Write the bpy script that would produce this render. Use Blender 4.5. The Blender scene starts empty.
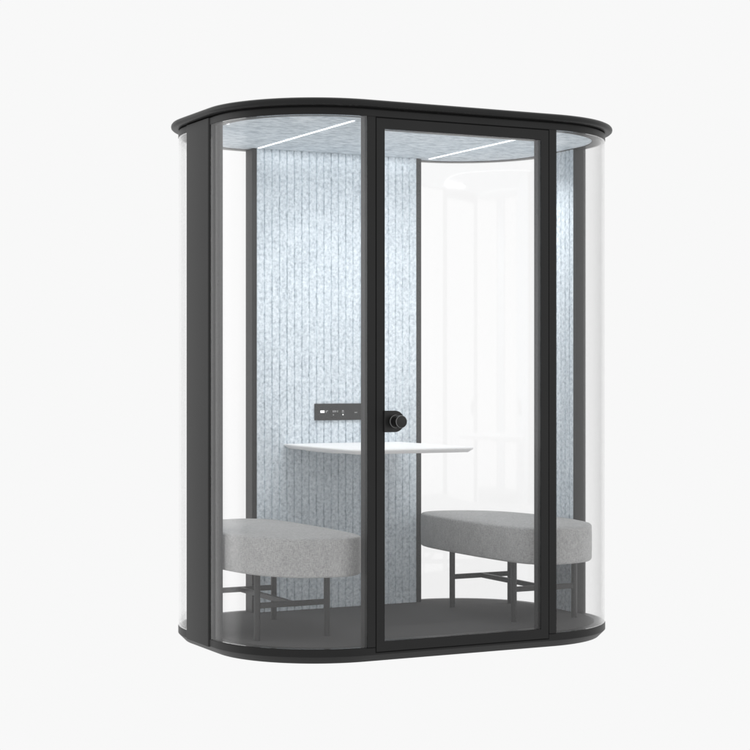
import bpy, bmesh, math, random
from mathutils import Vector
random.seed(3)
S = bpy.context.scene
COL = S.collection
PI = math.pi

# ------------------------------------------------------------------ dimensions (metres)
A = 0.4384      # half length of the straight front between the corner arcs
R = 0.455       # corner radius
YC = 0.6149     # half depth: front glass line is y = 0, rear glass line y = 2*YC
H = YC - R
DW = 0.3993     # half width of the door
Z_DOOR = 2.10
Z_SILL = 0.0206
Z_FASC = 2.1037
YB = 1.12       # felt face of the rear wall

# ------------------------------------------------------------------ materials
def new_mat(name):
    m = bpy.data.materials.new(name); m.use_nodes = True
    nt = m.node_tree
    return m, nt, nt.nodes, nt.links, nt.nodes['Principled BSDF']

def coords(nodes, links, scale=(1, 1, 1), kind='Object'):
    tc = nodes.new('ShaderNodeTexCoord'); mp = nodes.new('ShaderNodeMapping')
    mp.inputs['Scale'].default_value = scale
    links.new(tc.outputs[kind], mp.inputs['Vector'])
    return mp.outputs['Vector']

def noise(nodes, links, vec, scale, detail=4, rough=0.55):
    n = nodes.new('ShaderNodeTexNoise')
    n.inputs['Scale'].default_value = scale; n.inputs['Detail'].default_value = detail
    n.inputs['Roughness'].default_value = rough
    links.new(vec, n.inputs['Vector'])
    return n.outputs['Fac']

def ramp(nodes, links, fac, stops):
    r = nodes.new('ShaderNodeValToRGB')
    e = r.color_ramp.elements
    while len(e) < len(stops): e.new(0.5)
    for k, (p, c) in enumerate(stops):
        e[k].position = p; e[k].color = (*c, 1)
    links.new(fac, r.inputs['Fac'])
    return r.outputs['Color']

def bump(nodes, links, bsdf, h, strength, dist):
    b = nodes.new('ShaderNodeBump')
    b.inputs['Strength'].default_value = strength; b.inputs['Distance'].default_value = dist
    links.new(h, b.inputs['Height']); links.new(b.outputs['Normal'], bsdf.inputs['Normal'])

def coat(name, base, rough, ior=1.38, speck=0.12):
    """powder coated aluminium: near black with a very fine orange peel"""
    m, nt, N, L, B = new_mat(name)
    v = coords(N, L)
    f = noise(N, L, v, 900, 2)
    c = tuple(base)
    B.inputs['Base Color'].default_value = (*c, 1)
    lo = tuple(x * (1 - speck) for x in c); hi = tuple(x * (1 + speck) for x in c)
    L.new(ramp(N, L, noise(N, L, v, 3.0, 3), [(0.3, lo), (0.7, hi)]), B.inputs['Base Color'])
    B.inputs['Roughness'].default_value = rough
    B.inputs['IOR'].default_value = ior
    bump(N, L, B, f, 0.03, 0.0003)
    return m

M_FRAME = coat('frame_black_powder_coat', (0.0095, 0.0095, 0.0095), 0.42, 1.31)
M_PANEL = coat('panel_black_powder_coat', (0.0080, 0.0080, 0.0080), 0.46, 1.33)
M_BENCHLEG = coat('bench_leg_black_metal', (0.018, 0.018, 0.018), 0.4)
M_DEV = coat('device_grey_plastic', (0.024, 0.024, 0.024), 0.5)
M_KNOB = coat('knob_black_metal', (0.010, 0.010, 0.010), 0.34)
M_EDGE = coat('knob_highlight_edge_metal', (0.22, 0.22, 0.22), 0.3)  # rim highlight of the knob put into the colour as paler grey

m, nt, N, L, B = new_mat('door_gap_shadow_black'); M_GAP = m  # black that stands in for the shadow in the door gap
B.inputs['Base Color'].default_value = (0.003, 0.003, 0.003, 1); B.inputs['Roughness'].default_value = 0.8
B.inputs['Specular IOR Level'].default_value = 0.1

def felt(name, dark, mid, light, ax=(1, 1, 1), fs=66):
    m, nt, N, L, B = new_mat(name)
    v = coords(N, L, ax)
    a = noise(N, L, v, fs, 3, 0.6)
    fib = noise(N, L, v, 420, 3, 0.7)
    big = noise(N, L, v, 9, 2)
    mx = N.new('ShaderNodeMath'); mx.operation = 'MULTIPLY_ADD'
    mx.inputs[1].default_value = 0.34; L.new(fib, mx.inputs[0]); L.new(a, mx.inputs[2])
    m2 = N.new('ShaderNodeMath'); m2.operation = 'MULTIPLY_ADD'
    m2.inputs[1].default_value = 0.22; L.new(big, m2.inputs[0]); L.new(mx.outputs[0], m2.inputs[2])
    L.new(ramp(N, L, m2.outputs[0], [(0.58, dark), (0.76, mid), (0.98, light)]), B.inputs['Base Color'])
    B.inputs['Roughness'].default_value = 1.0
    B.inputs['Specular IOR Level'].default_value = 0.12
    B.inputs['Sheen Weight'].default_value = 0.15
    bump(N, L, B, fib, 0.35, 0.0025)
    return m

M_FELT = felt('pale_blue_grey_felt', (0.41, 0.465, 0.512), (0.585, 0.645, 0.69), (0.76, 0.815, 0.858))
M_CEIL = felt('ceiling_felt', (0.36, 0.42, 0.47), (0.57, 0.635, 0.685), (0.77, 0.825, 0.865), (0.8, 1.3, 1), 34)

m, nt, N, L, B = new_mat('grey_woven_upholstery'); M_SEAT = m
v = coords(N, L)
hz = coords(N, L, (0.55, 0.55, 3.0)); vt = coords(N, L, (2.6, 2.6, 0.5))
w1 = noise(N, L, hz, 150, 2, 0.6); w2 = noise(N, L, vt, 130, 2, 0.6)
ad = N.new('ShaderNodeMath'); ad.operation = 'ADD'; L.new(w1, ad.inputs[0]); L.new(w2, ad.inputs[1])
bl = N.new('ShaderNodeMath'); bl.operation = 'MULTIPLY_ADD'; bl.inputs[1].default_value = 0.30
L.new(noise(N, L, v, 14, 4), bl.inputs[0]); L.new(ad.outputs[0], bl.inputs[2])
L.new(ramp(N, L, bl.outputs[0], [(0.0, (0.10, 0.10, 0.10)), (1.0, (0.235, 0.235, 0.232))]), B.inputs['Base Color'])
mrn = N.new('ShaderNodeMapRange'); mrn.inputs['From Min'].default_value = 0.90; mrn.inputs['From Max'].default_value = 1.40
L.new(bl.outputs[0], mrn.inputs['Value'])
rp = [n for n in N if n.type == 'VALTORGB'][-1]
L.new(mrn.outputs['Result'], rp.inputs['Fac'])
rp.color_ramp.elements[0].color = (0.25, 0.25, 0.25, 1); rp.color_ramp.elements[1].color = (0.43, 0.43, 0.426, 1)
B.inputs['Roughness'].default_value = 1.0; B.inputs['Specular IOR Level'].default_value = 0.12
B.inputs['Sheen Weight'].default_value = 0.1
bump(N, L, B, ad.outputs[0], 0.25, 0.0012)

m, nt, N, L, B = new_mat('dark_grey_carpet'); M_CARPET = m
v = coords(N, L)
L.new(ramp(N, L, noise(N, L, v, 130, 4, 0.7), [(0.3, (0.060, 0.060, 0.060)), (0.7, (0.080, 0.080, 0.080))]), B.inputs['Base Color'])
B.inputs['Roughness'].default_value = 1.0; B.inputs['Specular IOR Level'].default_value = 0.1
bump(N, L, B, noise(N, L, v, 300, 3), 0.15, 0.002)

m, nt, N, L, B = new_mat('white_laminate'); M_TABLE = m
v = coords(N, L)
L.new(ramp(N, L, noise(N, L, v, 6, 3), [(0.2, (0.86, 0.86, 0.86)), (0.8, (0.89, 0.89, 0.89))]), B.inputs['Base Color'])
B.inputs['Roughness'].default_value = 0.5

m, nt, N, L, B = new_mat('lit_led_diffuser'); M_LED = m
B.inputs['Base Color'].default_value = (0.8, 0.8, 0.8, 1)
B.inputs['Emission Color'].default_value = (0.93, 0.97, 1, 1)
B.inputs['Emission Strength'].default_value = 1.3

m, nt, N, L, B = new_mat('lit_display_marks'); M_ICON = m
B.inputs['Base Color'].default_value = (0.5, 0.5, 0.5, 1)
B.inputs['Emission Color'].default_value = (1, 1, 1, 1); B.inputs['Emission Strength'].default_value = 0.75
m, nt, N, L, B = new_mat('printed_light_marks'); M_MARK = m
B.inputs['Base Color'].default_value = (0.36, 0.36, 0.36, 1); B.inputs['Roughness'].default_value = 0.6

def glass(name, base_refl, tint):
    """clear sheet glass: straight transmission plus a Schlick reflection on each face"""
    m = bpy.data.materials.new(name); m.use_nodes = True
    nt = m.node_tree; N = nt.nodes; L = nt.links
    for n in list(N): N.remove(n)
    out = N.new('ShaderNodeOutputMaterial')
    lw = N.new('ShaderNodeLayerWeight'); lw.inputs['Blend'].default_value = 0.5
    pw = N.new('ShaderNodeMath'); pw.operation = 'POWER'; pw.inputs[1].default_value = 5
    L.new(lw.outputs['Facing'], pw.inputs[0])
    fr = N.new('ShaderNodeMath'); fr.operation = 'MULTIPLY_ADD'
    fr.inputs[1].default_value = 1 - base_refl; fr.inputs[2].default_value = base_refl
    L.new(pw.outputs[0], fr.inputs[0])
    # light lost in the body of the sheet grows with the length of the path through it
    p3 = N.new('ShaderNodeMath'); p3.operation = 'POWER'; p3.inputs[1].default_value = 2.5
    L.new(lw.outputs['Facing'], p3.inputs[0])
    col = ramp(N, L, p3.outputs[0], [(0.0, (0.995, 0.995, 0.995)), (0.9, tint)])
    tr = N.new('ShaderNodeBsdfTransparent'); L.new(col, tr.inputs['Color'])
    gl = N.new('ShaderNodeBsdfGlossy'); gl.inputs['Roughness'].default_value = 0.05
    gl.inputs['Color'].default_value = (1, 1, 1, 1)
    mx = N.new('ShaderNodeMixShader')
    L.new(fr.outputs[0], mx.inputs['Fac']); L.new(tr.outputs[0], mx.inputs[1]); L.new(gl.outputs[0], mx.inputs[2])
    L.new(mx.outputs[0], out.inputs['Surface'])
    return m

M_GLASS = glass('clear_curved_glass', 0.035, (0.975, 0.975, 0.975))
M_PANE = glass('clear_door_glass', 0.03, (0.95, 0.95, 0.95))

m, nt, N, L, B = new_mat('white_studio_floor'); M_FLOOR = m
B.inputs['Base Color'].default_value = (0.40, 0.40, 0.40, 1)
B.inputs['Roughness'].default_value = 1.0; B.inputs['Specular IOR Level'].default_value = 0.0

# ------------------------------------------------------------------ helpers
def obj(name, bm, mats, parent=None, smooth=False, bevel=0, seg=2):
    bmesh.ops.recalc_face_normals(bm, faces=bm.faces)
    me = bpy.data.meshes.new(name); bm.to_mesh(me); bm.free()
    for q in (mats if isinstance(mats, (list, tuple)) else [mats]): me.materials.append(q)
    o = bpy.data.objects.new(name, me); COL.objects.link(o)
    if parent: o.parent = parent
    if smooth:
        for p in me.polygons: p.use_smooth = True
        try: me.set_sharp_from_angle(angle=math.radians(35))
        except Exception: pass
    if bevel:
        b = o.modifiers.new('bevel', 'BEVEL'); b.width = bevel; b.segments = seg; b.limit_method = 'ANGLE'
        b.angle_limit = math.radians(40); b.harden_normals = False
    return o

def thing(name, label, cat, group=None, loc=(0, 0, 0)):
    o = bpy.data.objects.new(name, None); COL.objects.link(o); o.location = loc
    o['label'] = label; o['category'] = cat
    if group: o['group'] = group
    return o

def box(bm, x0, x1, y0, y1, z0, z1, mi=0):
    v = [bm.verts.new(p) for p in ((x0, y0, z0), (x1, y0, z0), (x1, y1, z0), (x0, y1, z0),
                                   (x0, y0, z1), (x1, y0, z1), (x1, y1, z1), (x0, y1, z1))]
    for f in ((3, 2, 1, 0), (4, 5, 6, 7), (0, 1, 5, 4), (1, 2, 6, 5), (2, 3, 7, 6), (3, 0, 4, 7)):
        bm.faces.new([v[i] for i in f]).material_index = mi
    return v

def outline(off, n=40):
    """closed plan of the pod, offset outwards by off, counter-clockwise from the front"""
    pts = []
    r = R + off
    for cx, cy, a0 in ((A, R, -PI / 2), (A, R + 2 * H, 0), (-A, R + 2 * H, PI / 2), (-A, R, PI)):
        for k in range(n + 1):
            t = a0 + PI / 2 * k / n
            pts.append((cx + r * math.cos(t), cy + r * math.sin(t)))
    return pts

def loft(bm, prof, cap0=True, cap1=True, n=40, loop=None):
    rings = []
    for off, z in prof:
        pl = loop(off) if loop else outline(off, n)
        rings.append([bm.verts.new((x, y, z)) for x, y in pl])
    for r0, r1 in zip(rings, rings[1:]):
        c = len(r0)
        for i in range(c):
            bm.faces.new((r0[i], r0[(i + 1) % c], r1[(i + 1) % c], r1[i]))
    if cap0: bm.faces.new(list(reversed(rings[0])))
    if cap1: bm.faces.new(rings[-1])

def sheet(bm, pts, thick, z0, z1):
    """a bent sheet: pts run along its outer face, the inner face is thick to the left of travel"""
    n = len(pts); inn = []
    for i, p in enumerate(pts):
        a = pts[max(i - 1, 0)]; b = pts[min(i + 1, n - 1)]
        d = Vector((b[0] - a[0], b[1] - a[1])).normalized()
        inn.append((p[0] - d.y * thick, p[1] + d.x * thick))
    lo = [bm.verts.new((*p, z0)) for p in pts]; hi = [bm.verts.new((*p, z1)) for p in pts]
    li = [bm.verts.new((*p, z0)) for p in inn]; hi2 = [bm.verts.new((*p, z1)) for p in inn]
    for i in range(n - 1):
        bm.faces.new((lo[i], lo[i + 1], hi[i + 1], hi[i]))
        bm.faces.new((li[i + 1], li[i], hi2[i], hi2[i + 1]))
        bm.faces.new((lo[i + 1], lo[i], li[i], li[i + 1]))
        bm.faces.new((hi[i], hi[i + 1], hi2[i + 1], hi2[i]))
    bm.faces.new((lo[0], hi[0], hi2[0], li[0])); bm.faces.new((lo[-1], li[-1], hi2[-1], hi[-1]))

def lathe(bm, prof, axis_o, n=48, mi=None):
    """turn (radius, y) about the y axis through axis_o"""
    rings = []
    for r, y in prof:
        rings.append([bm.verts.new((axis_o[0] + r * math.cos(2 * PI * k / n), axis_o[1] + y,
                                    axis_o[2] + r * math.sin(2 * PI * k / n))) for k in range(n)])
    for j, (r0, r1) in enumerate(zip(rings, rings[1:])):
        for k in range(n):
            f = bm.faces.new((r0[k], r0[(k + 1) % n], r1[(k + 1) % n], r1[k]))
            if mi: f.material_index = mi[j]
    bm.faces.new(rings[0]); bm.faces.new(list(reversed(rings[-1])))

def rod(bm, p, q, r, n=20):
    p = Vector(p); q = Vector(q); d = (q - p).normalized()
    u = d.orthogonal().normalized(); w = d.cross(u)
    a = [bm.verts.new(p + r * (math.cos(2 * PI * k / n) * u + math.sin(2 * PI * k / n) * w)) for k in range(n)]
    b = [bm.verts.new(q + r * (math.cos(2 * PI * k / n) * u + math.sin(2 * PI * k / n) * w)) for k in range(n)]
    for k in range(n): bm.faces.new((a[k], a[(k + 1) % n], b[(k + 1) % n], b[k]))
    bm.faces.new(list(reversed(a))); bm.faces.new(b)

# ------------------------------------------------------------------ the pod
pod = thing('meeting_pod', 'black framed oval glass meeting pod with one glazed door and felt lined walls', 'meeting pod')

# base: plinth with a chamfer running back underneath, carpet let into it
bm = bmesh.new()
loft(bm, [(-0.030, -0.0395), (-0.022, -0.0385), (0.004, -0.0125), (0.0062, -0.010), (0.0062, 0.0165), (0.003, Z_SILL)])
base = obj('base', bm, M_FRAME, pod, smooth=True)
bm = bmesh.new()
loft(bm, [(-0.042, Z_SILL - 0.004), (-0.042, 0.0215), (-0.044, 0.0225)])
obj('floor_carpet', bm, M_CARPET, base, smooth=True)

# roof: fascia, shadow groove, bull-nosed rim
bm = bmesh.new()
loft(bm, [(-0.05, 2.142), (-0.05, Z_FASC), (0.0050, Z_FASC), (0.0060, Z_FASC + 0.001), (0.0060, 2.1300), (-0.006, 2.1315), (-0.006, 2.1365),
          (0.022, 2.1365), (0.030, 2.1385), (0.0355, 2.1435), (0.0370, 2.150), (0.0355, 2.1565), (0.031, 2.1620),
          (0.022, 2.1662), (0.008, 2.1690), (-0.05, 2.1705)])
roof = obj('roof', bm, M_FRAME, pod, smooth=True)
bm = bmesh.new()
loft(bm, [(-0.052, 2.1065), (-0.052, 2.1410)])
obj('ceiling_panel', bm, M_CEIL, roof, smooth=True)
for x in (-0.423, 0.45):
    bm = bmesh.new(); box(bm, x - 0.006, x + 0.006, 0.145, YB - 0.012, 2.1035, 2.115)
    obj('light_strip', bm, M_LED, roof, bevel=0.002)
bm = bmesh.new()
rod(bm, (-0.839, 0.452, 2.1030), (-0.839, 0.452, 2.1150), 0.0055, 20)
obj('indicator_light', bm, M_LED, roof, smooth=True)

# front and rear mullions
for s in (-1, 1):
    bm = bmesh.new()
    x0, x1 = sorted((s * (DW + 0.003), s * A))
    box(bm, x0, x1, -0.0075, 0.052, Z_SILL - 0.0005, Z_FASC + 0.0005)
    obj('mullion', bm, M_FRAME, pod, bevel=0.0015)
for s in (-1, 1):
    bm = bmesh.new()
    x0, x1 = (-0.4500, -0.4275) if s < 0 else (0.3875, 0.4120)
    box(bm, x0, x1, YB - 0.002, 2 * YC - 0.036 if s < 0 else 2 * YC + 0.002, Z_SILL - 0.0005, Z_FASC + 0.0005)
    obj('mullion', bm, M_PANEL, pod, bevel=0.0015)

# ribbed felt board: V grooves run vertically; front face looks along -y
def ribbed(bm, x0, x1, y, depth, z0, z1, pitch, gw=0.0080, gd=0.0075):
    xs = []
    n = max(1, round((x1 - x0) / pitch)); p = (x1 - x0) / n
    xs.append((x0, y + 0.001))
    for k in range(n):
        a = x0 + k * p; b = a + p
        if k: xs.append((a + gw / 2, y))
        else: xs.append((a + 0.001, y))
        if k < n - 1: xs += [(b - gw / 2, y), (b - gw / 5, y + gd), (b + gw / 5, y + gd)]
        else: xs += [(b - 0.001, y), (b, y + 0.001)]
    xs += [(x1, y + depth), (x0, y + depth)]
    c = len(xs); rows = int((z1 - z0) / 0.012); rings = []
    rng = random.Random(11)
    cut = {(g, k): -gd * rng.choice((0.05, 0.1, 0.25, 0.5, 0.7)) for g in range(c) for k in range(rows + 1)}
    for r_i in range(rows + 1):
        z = z0 + (z1 - z0) * r_i / rows
        row = []
        for i, (a, b) in enumerate(xs):
            da = db = 0.0
            if 1 < i < c - 4 and 0 < r_i < rows:      # fuzzy cut edges of the groove
                da = rng.uniform(-0.0013, 0.0013)
                db = cut[(i // 4, r_i // 2)] if b > y + 0.003 else rng.uniform(-0.0002, 0.0006)
            row.append(bm.verts.new((a + da, b + db, z)))
        rings.append(row)
    for r0, r1 in zip(rings, rings[1:]):
        for i in range(c): bm.faces.new((r0[i], r0[(i + 1) % c], r1[(i + 1) % c], r1[i]))
    bm.faces.new(list(reversed(rings[0]))); bm.faces.new(rings[-1])

# rear wall
bm = bmesh.new()
box(bm, -0.427, 0.387, YB + 0.022, 2 * YC + 0.004, Z_SILL - 0.0005, Z_FASC + 0.0005)
back = obj('back_panel', bm, M_PANEL, pod)
bm = bmesh.new()
ribbed(bm, -0.4265, 0.3865, YB, 0.0215, 0.0227, 2.1062, 0.0362)
obj('felt_panel', bm, M_FELT, back)

# control panel on the rear wall
bm = bmesh.new()
px0, px1, pz0, pz1 = -0.142, 0.128, 0.882, 0.958
box(bm, px0, px1, YB - 0.009, YB + 0.001, pz0, pz1)
ctrl = obj('control_panel', bm, M_DEV, pod, bevel=0.0015)
py = YB - 0.0094
def mark(u, v, w, h, mi):
    x = px0 + 0.005 + u; z = pz1 - 0.005 - v
    bm = bmesh.new(); box(bm, x, x + w, py, py + 0.001, z - h, z)
    obj('display' if w > 0.02 else 'icon', bm, M_MARK if mi else M_ICON, ctrl)
mark(0.021, 0.026, 0.021, 0.011, 0)
mark(0.049, 0.027, 0.0035, 0.009, 1); mark(0.055, 0.025, 0.0035, 0.006, 1)
mark(0.084, 0.026, 0.004, 0.009, 1); mark(0.092, 0.026, 0.004, 0.009, 1); mark(0.099, 0.027, 0.003, 0.007, 1)
mark(0.107, 0.026, 0.003, 0.009, 1); mark(0.085, 0.044, 0.004, 0.005, 1)
mark(0.131, 0.026, 0.009, 0.004, 1); mark(0.131, 0.032, 0.003, 0.005, 1); mark(0.137, 0.032, 0.003, 0.005, 1)
mark(0.133, 0.043, 0.006, 0.0055, 0)
mark(0.195, 0.035, 0.014, 0.003, 1)

# solid end panels: a dark box with jambs at both ends and felt let in between them
PY0, PY1 = 0.480, 0.752
for s in (-1, 1):
    PY0, PY1 = (0.495, 0.757) if s < 0 else (0.466, 0.748)
    def bx(a, b, y0, y1, z0, z1):
        x0, x1 = sorted((s * a, s * b)); box(bm, x0, x1, y0, y1, z0, z1)
    bm = bmesh.new()
    cr = 0.014
    prof = [(0.905 - cr + cr * math.cos(q), PY0 + cr - cr * math.sin(q)) for q in [PI / 2 * (1 - k / 6) for k in range(7)]]
    prof += [(0.905 - cr + cr * math.cos(q), PY1 - cr + cr * math.sin(q)) for q in [PI / 2 * k / 6 for k in range(7)]]
    prof += [(0.844, PY1), (0.844, PY1 - 0.018), (0.866, PY1 - 0.018), (0.866, PY0 + 0.018), (0.844, PY0 + 0.018), (0.844, PY0)]
    lo = [bm.verts.new((s * x, y, -0.0125)) for x, y in prof]; hi = [bm.verts.new((s * x, y, 2.1310)) for x, y in prof]
    np_ = len(prof)
    for k in range(np_): bm.faces.new((lo[k], lo[(k + 1) % np_], hi[(k + 1) % np_], hi[k]))
    bm.faces.new(lo); bm.faces.new(list(reversed(hi)))
    e = obj('end_panel', bm, M_PANEL, pod, smooth=True)
    bm = bmesh.new()
    ribbed(bm, PY0 + 0.0185, PY1 - 0.0185, 0, 0.0185, 0.0227, 2.1062, 0.0362)
    for v in bm.verts:
        x, y = v.co.x, v.co.y
        v.co.x = s * (0.847 + y) ; v.co.y = x
    obj('felt_panel', bm, M_FELT, e)

# four bent corner glasses, 10 mm thick
def corner_pts(cx, cy, a0, a1, n=44):
    r = R + 0.0042
    return [(cx + r * math.cos(a0 + (a1 - a0) * k / n), cy + r * math.sin(a0 + (a1 - a0) * k / n)) for k in range(n + 1)]
r_ = R + 0.0042
fr_ = corner_pts(A, R, -PI / 2, 0) + [(A + r_, 0.466 - 0.0005)]
rr_ = [(A + r_, 0.748 + 0.0005)] + corner_pts(A, R + 2 * H, 0, PI / 2)
rl_ = corner_pts(-A, R + 2 * H, PI / 2, PI) + [(-A - r_, 0.757 + 0.0005)]
fl_ = [(-A - r_, 0.495 - 0.0005)] + corner_pts(-A, R, PI, 1.5 * PI)
for pts in (fl_, fr_, rr_, rl_):
    bm = bmesh.new(); sheet(bm, pts, 0.010, Z_SILL + 0.0004, Z_FASC - 0.0004)
    obj('curved_glass', bm, M_GLASS, pod, smooth=True)

# door: a picture-frame leaf, its pane, a black strip for the gap's shadow, lock plate and round knob
def ring_xz(bm, xo0, xo1, zo0, zo1, xi0, xi1, zi0, zi1, y0, y1):
    o0 = [(xo0, zo0), (xo1, zo0), (xo1, zo1), (xo0, zo1)]; i0 = [(xi0, zi0), (xi1, zi0), (xi1, zi1), (xi0, zi1)]
    V = {}
    for nm, pts, y in (('of', o0, y0), ('ob', o0, y1), ('if', i0, y0), ('ib', i0, y1)):
        V[nm] = [bm.verts.new((x, y, z)) for x, z in pts]
    for k in range(4):
        j = (k + 1) % 4
        bm.faces.new((V['of'][k], V['of'][j], V['if'][j], V['if'][k]))
        bm.faces.new((V['ob'][j], V['ob'][k], V['ib'][k], V['ib'][j]))
        bm.faces.new((V['of'][j], V['of'][k], V['ob'][k], V['ob'][j]))
        bm.faces.new((V['if'][k], V['if'][j], V['ib'][j], V['ib'][k]))
ST, TR, BR = 0.0375, 0.042, 0.041
bm = bmesh.new()
ring_xz(bm, -DW, DW, 0.001, Z_DOOR, -DW + ST, DW - ST, BR, Z_DOOR - TR, -0.0080, 0.046)
door = obj('door', bm, M_FRAME, pod, bevel=0.0015)
bm = bmesh.new()
ring_xz(bm, -DW - 0.0029, DW + 0.0029, -0.003, Z_FASC - 0.0002, -DW + 0.01, DW - 0.01, 0.010, Z_DOOR - 0.01, -0.0068, 0.03)
obj('gap_shadow_strip', bm, M_GAP, door)
bm = bmesh.new()
box(bm, -DW + ST - 0.006, DW - ST + 0.006, -0.004, 0.004, BR - 0.006, Z_DOOR - TR + 0.006)
obj('pane', bm, M_PANE, door)
kz = 0.906
bm = bmesh.new()
pr = 0.0425; pcx = -0.320
pts = [(-0.368, kz - pr), (pcx, kz - pr)] + [(pcx + pr * math.cos(t), kz + pr * math.sin(t)) for t in [(-PI / 2 + PI * k / 28) for k in range(1, 28)]] + [(pcx, kz + pr), (-0.368, kz + pr)]
lo = [bm.verts.new((x, -0.016, z)) for x, z in pts]; hi = [bm.verts.new((x, 0.009, z)) for x, z in pts]
c = len(pts)
for i in range(c): bm.faces.new((lo[i], lo[(i + 1) % c], hi[(i + 1) % c], hi[i]))
bm.faces.new(lo); bm.faces.new(list(reversed(hi)))
obj('lock_plate', bm, M_KNOB, door, smooth=True, bevel=0.0025)
bm = bmesh.new()
prof = [(0.0245, -0.0155), (0.0258, -0.0195), (0.0245, -0.0215), (0.0165, -0.023), (0.0165, -0.038), (0.0235, -0.042),
        (0.0245, -0.044), (0.0245, -0.0680), (0.0232, -0.0705), (0.0212, -0.0710)]
lathe(bm, prof, (-0.320, 0, kz), 56, [0, 1, 0, 0, 0, 1, 0, 1, 0])
obj('knob', bm, [M_KNOB, M_EDGE], door, smooth=True)

# ------------------------------------------------------------------ table
table = thing('wall_table', 'slim white tabletop on the ribbed felt rear wall, between the two grey benches', 'table', loc=(0, 0, 0))
def rrect(x0, x1, y0, y1, r, n=10):
    pts = []
    for cx, cy, a0, rr in ((x1 - r, y0 + r, -PI / 2, r), (x1 - 0.004, y1 - 0.004, 0, 0.004), (x0 + 0.004, y1 - 0.004, PI / 2, 0.004), (x0 + r, y0 + r, PI, r)):
        for k in range(n + 1):
            t = a0 + PI / 2 * k / n
            pts.append((cx + rr * math.cos(t), cy + rr * math.sin(t)))
    return pts
TX0, TX1, TY0, TY1 = -0.294, 0.292, 0.405, YB - 0.0008
def tl(off):
    return rrect(TX0 - off, TX1 + off, TY0 - off, TY1, 0.027 + off)
bm = bmesh.new()
loft(bm, [(-0.026, 0.7565), (-0.024, 0.7560), (-0.0025, 0.7690), (0.0, 0.7725), (-0.0005, 0.7765), (-0.002, 0.7778)], loop=tl)
obj('tabletop', bm, M_TABLE, table, smooth=True)
for x in (-0.17, 0.17):
    bm = bmesh.new(); box(bm, x - 0.018, x + 0.018, 0.80, YB - 0.0008, 0.744, 0.7565)
    obj('bracket', bm, M_TABLE, table, bevel=0.002)

# ------------------------------------------------------------------ benches
def catmull(P, per=16):
    n = len(P); out = []
    for i in range(n):
        p0, p1, p2, p3 = (Vector(P[(i + d) % n]) for d in (-1, 0, 1, 2))
        for k in range(per):
            t = k / per
            out.append(0.5 * (2 * p1 + (p2 - p0) * t + (2 * p0 - 5 * p1 + 4 * p2 - p3) * t * t + (3 * p1 - p0 - 3 * p2 + p3) * t ** 3))
    return out
# plan of the cushion for the +x end, relative to (0.59, YC): shallow arc inside, outer side follows the wall
HALF = [(-0.240, 0.0), (-0.236, 0.20), (-0.222, 0.385), (-0.183, 0.492), (-0.086, 0.545), (0.075, 0.508), (0.185, 0.375), (0.232, 0.200), (0.246, 0.0)]
PLAN = HALF + [(x, -y) for x, y in reversed(HALF[1:-1])]
def bench(sgn, label):
    t = thing('oval_bench', label, 'bench', 'pair of grey benches facing each other', (sgn * 0.59, YC, 0.0227))
    base_pl = catmull([(x * sgn, y) for x, y in PLAN])
    if sgn > 0: base_pl = list(reversed(base_pl))
    def sup(off):
        n = len(base_pl); out = []
        for i, p in enumerate(base_pl):
            d = (base_pl[(i + 1) % n] - base_pl[i - 1]).normalized()
            out.append((p.x + d.y * off, p.y - d.x * off))
        return out
    z0, z1 = 0.2695, 0.4225
    bm = bmesh.new()
    prof = []
    r = 0.010
    for k in range(6):
        q = PI / 2 * k / 5
        prof.append((-r + r * math.sin(q), z0 + r - r * math.cos(q)))
    prof += [(0.001, z0 + 0.05), (0.001, z1 - 0.05)]
    for k in range(6):
        q = PI / 2 * k / 5
        prof.append((-r + r * math.cos(q), z1 - r + r * math.sin(q)))
    prof += [(-0.04, z1 + 0.0015), (-0.09, z1 + 0.002)]
    loft(bm, prof, loop=sup)
    obj('cushion', bm, M_SEAT, t, smooth=True)
    rr = 0.0130
    lx, ly, cx = 0.155, 0.270, sgn * 0.012
    for sx in (-1, 1):
        for sy in (-1, 1):
            bm = bmesh.new(); rod(bm, (cx + sx * lx, sy * ly, 0.0002), (cx + sx * lx, sy * ly, z0 + 0.004), rr, 24)
            obj('leg', bm, M_BENCHLEG, t, smooth=True)
    zz = 0.140
    for sy in (-1, 1):
        bm = bmesh.new()
        box(bm, cx - lx, cx + lx, sy * ly - 0.008, sy * ly + 0.008, zz - 0.011, zz + 0.011)
        obj('stretcher', bm, M_BENCHLEG, t, bevel=0.0012)
    bm = bmesh.new()
    box(bm, cx - 0.008, cx + 0.008, -ly + 0.0082, ly - 0.0082, zz - 0.0105, zz + 0.0105)
    obj('stretcher', bm, M_BENCHLEG, t, bevel=0.0012)
    return t
bench(-1, 'grey upholstered bench on the left of the white table, half hidden by the door post')
bench(1, 'grey upholstered bench on the right of the white table, seen through the door glass')

# ------------------------------------------------------------------ studio floor
FLOOR = False
if FLOOR:
    bm = bmesh.new()
    n = 96
    vs = [bm.verts.new((400 * math.cos(2 * PI * k / n), 400 * math.sin(2 * PI * k / n), -0.0405)) for k in range(n)]
    bm.faces.new(vs)
    fl = obj('floor', bm, M_FLOOR); fl['kind'] = 'structure'

# ------------------------------------------------------------------ light
W = bpy.data.worlds.new('World'); S.world = W; W.use_nodes = True
WN = W.node_tree.nodes; WLk = W.node_tree.links
bg = WN['Background']
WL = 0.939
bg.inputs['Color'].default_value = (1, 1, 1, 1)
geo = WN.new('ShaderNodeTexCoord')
acc = None
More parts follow.
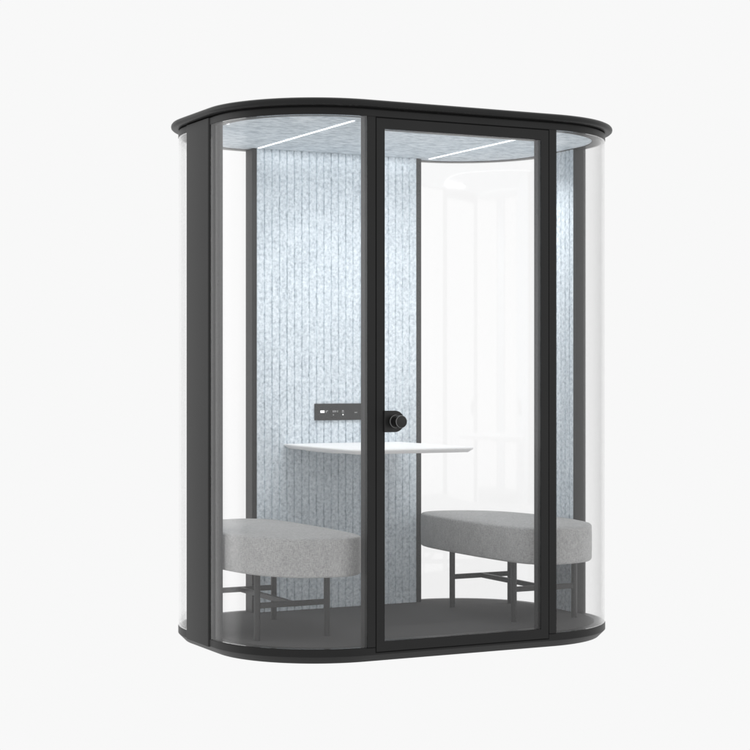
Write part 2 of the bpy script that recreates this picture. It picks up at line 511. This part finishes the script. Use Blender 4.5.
# white surround with two brighter lobes added for the glass to reflect
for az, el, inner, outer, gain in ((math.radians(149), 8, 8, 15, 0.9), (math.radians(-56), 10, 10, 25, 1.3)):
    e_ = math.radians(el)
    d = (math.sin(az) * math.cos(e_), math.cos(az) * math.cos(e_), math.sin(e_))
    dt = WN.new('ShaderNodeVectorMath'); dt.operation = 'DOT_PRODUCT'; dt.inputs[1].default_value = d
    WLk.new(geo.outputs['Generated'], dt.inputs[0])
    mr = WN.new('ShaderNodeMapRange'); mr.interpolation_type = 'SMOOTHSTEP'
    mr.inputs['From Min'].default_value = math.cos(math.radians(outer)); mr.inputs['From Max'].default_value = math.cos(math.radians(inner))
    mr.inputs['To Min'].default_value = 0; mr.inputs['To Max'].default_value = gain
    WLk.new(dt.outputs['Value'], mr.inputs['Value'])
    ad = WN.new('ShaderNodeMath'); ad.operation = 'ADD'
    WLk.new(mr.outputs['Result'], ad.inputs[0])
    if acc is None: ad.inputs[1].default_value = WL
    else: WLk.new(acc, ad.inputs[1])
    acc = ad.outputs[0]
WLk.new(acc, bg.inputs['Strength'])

# unseen area lamps: a rear cove line, the others added to brighten the felt
def felt_light(x, y, length, along_x, target, watts, spread):
    l = bpy.data.lights.new('unseen_felt_light', 'AREA'); l.shape = 'RECTANGLE'
    l.size = length; l.size_y = 0.010; l.energy = watts; l.spread = math.radians(spread)
    l.color = (0.99, 0.995, 1.0)
    o = bpy.data.objects.new('unseen_felt_light', l); COL.objects.link(o)
    o.location = (x, y, 2.1025)
    z = (Vector(o.location) - Vector(target)).normalized()
    xa = Vector((1, 0, 0)) if along_x else Vector((0, 1, 0))
    ya = z.cross(xa).normalized(); xa = ya.cross(z)
    import mathutils
    o.rotation_euler = mathutils.Matrix((xa, ya, z)).transposed().to_euler()
for q in (-1, 1):
    felt_light(q * 0.27 - 0.02, 0.30, 0.36, True, (q * 0.27 - 0.02, YB, 1.02), 2.15, 108)
felt_light(-0.02, 1.070, 0.80, True, (-0.02, YB, 1.80), 0.24, 165)
for q in (-1, 1):
    felt_light(q * 0.52, YC, 0.20, False, (q * 0.85, YC, 1.15), 1.25, 104)

RHO = 0.40
need = (1 - RHO) * WL * PI / RHO        # irradiance the lamps must add so that the floor meets the backdrop tone
if FLOOR:
    dirs = [((-0.75, -0.75, 1.0), 0.5), ((0.75, -0.85, 1.0), 0.5)]
    for d, share in dirs:
        l = bpy.data.lights.new('studio_sun', 'SUN'); l.angle = math.radians(70)
        v = Vector(d).normalized()
        l.energy = need * share / v.z
        o = bpy.data.objects.new('studio_sun', l); COL.objects.link(o)
        o.rotation_euler = v.to_track_quat('Z', 'Y').to_euler(); o.location = v * 8

# ------------------------------------------------------------------ camera
cam = bpy.data.cameras.new('camera'); co = bpy.data.objects.new('camera', cam); COL.objects.link(co)
cam.lens = 1771 * 36 / 750; cam.sensor_width = 36
co.location = (-3.5588, -6.203, 1.089)
co.rotation_euler = (PI / 2, 0, -0.4708)
cam.clip_end = 2000; cam.clip_start = 0.05
S.camera = co

S.view_settings.view_transform = 'Standard'; S.view_settings.look = 'None'
S.view_settings.exposure = 0; S.view_settings.gamma = 1
S.render.engine = 'CYCLES'
S.cycles.transparent_max_bounces = 32; S.cycles.max_bounces = 14
S.cycles.diffuse_bounces = 5; S.cycles.glossy_bounces = 8
S.cycles.sample_clamp_indirect = 6
S.cycles.use_denoising = True
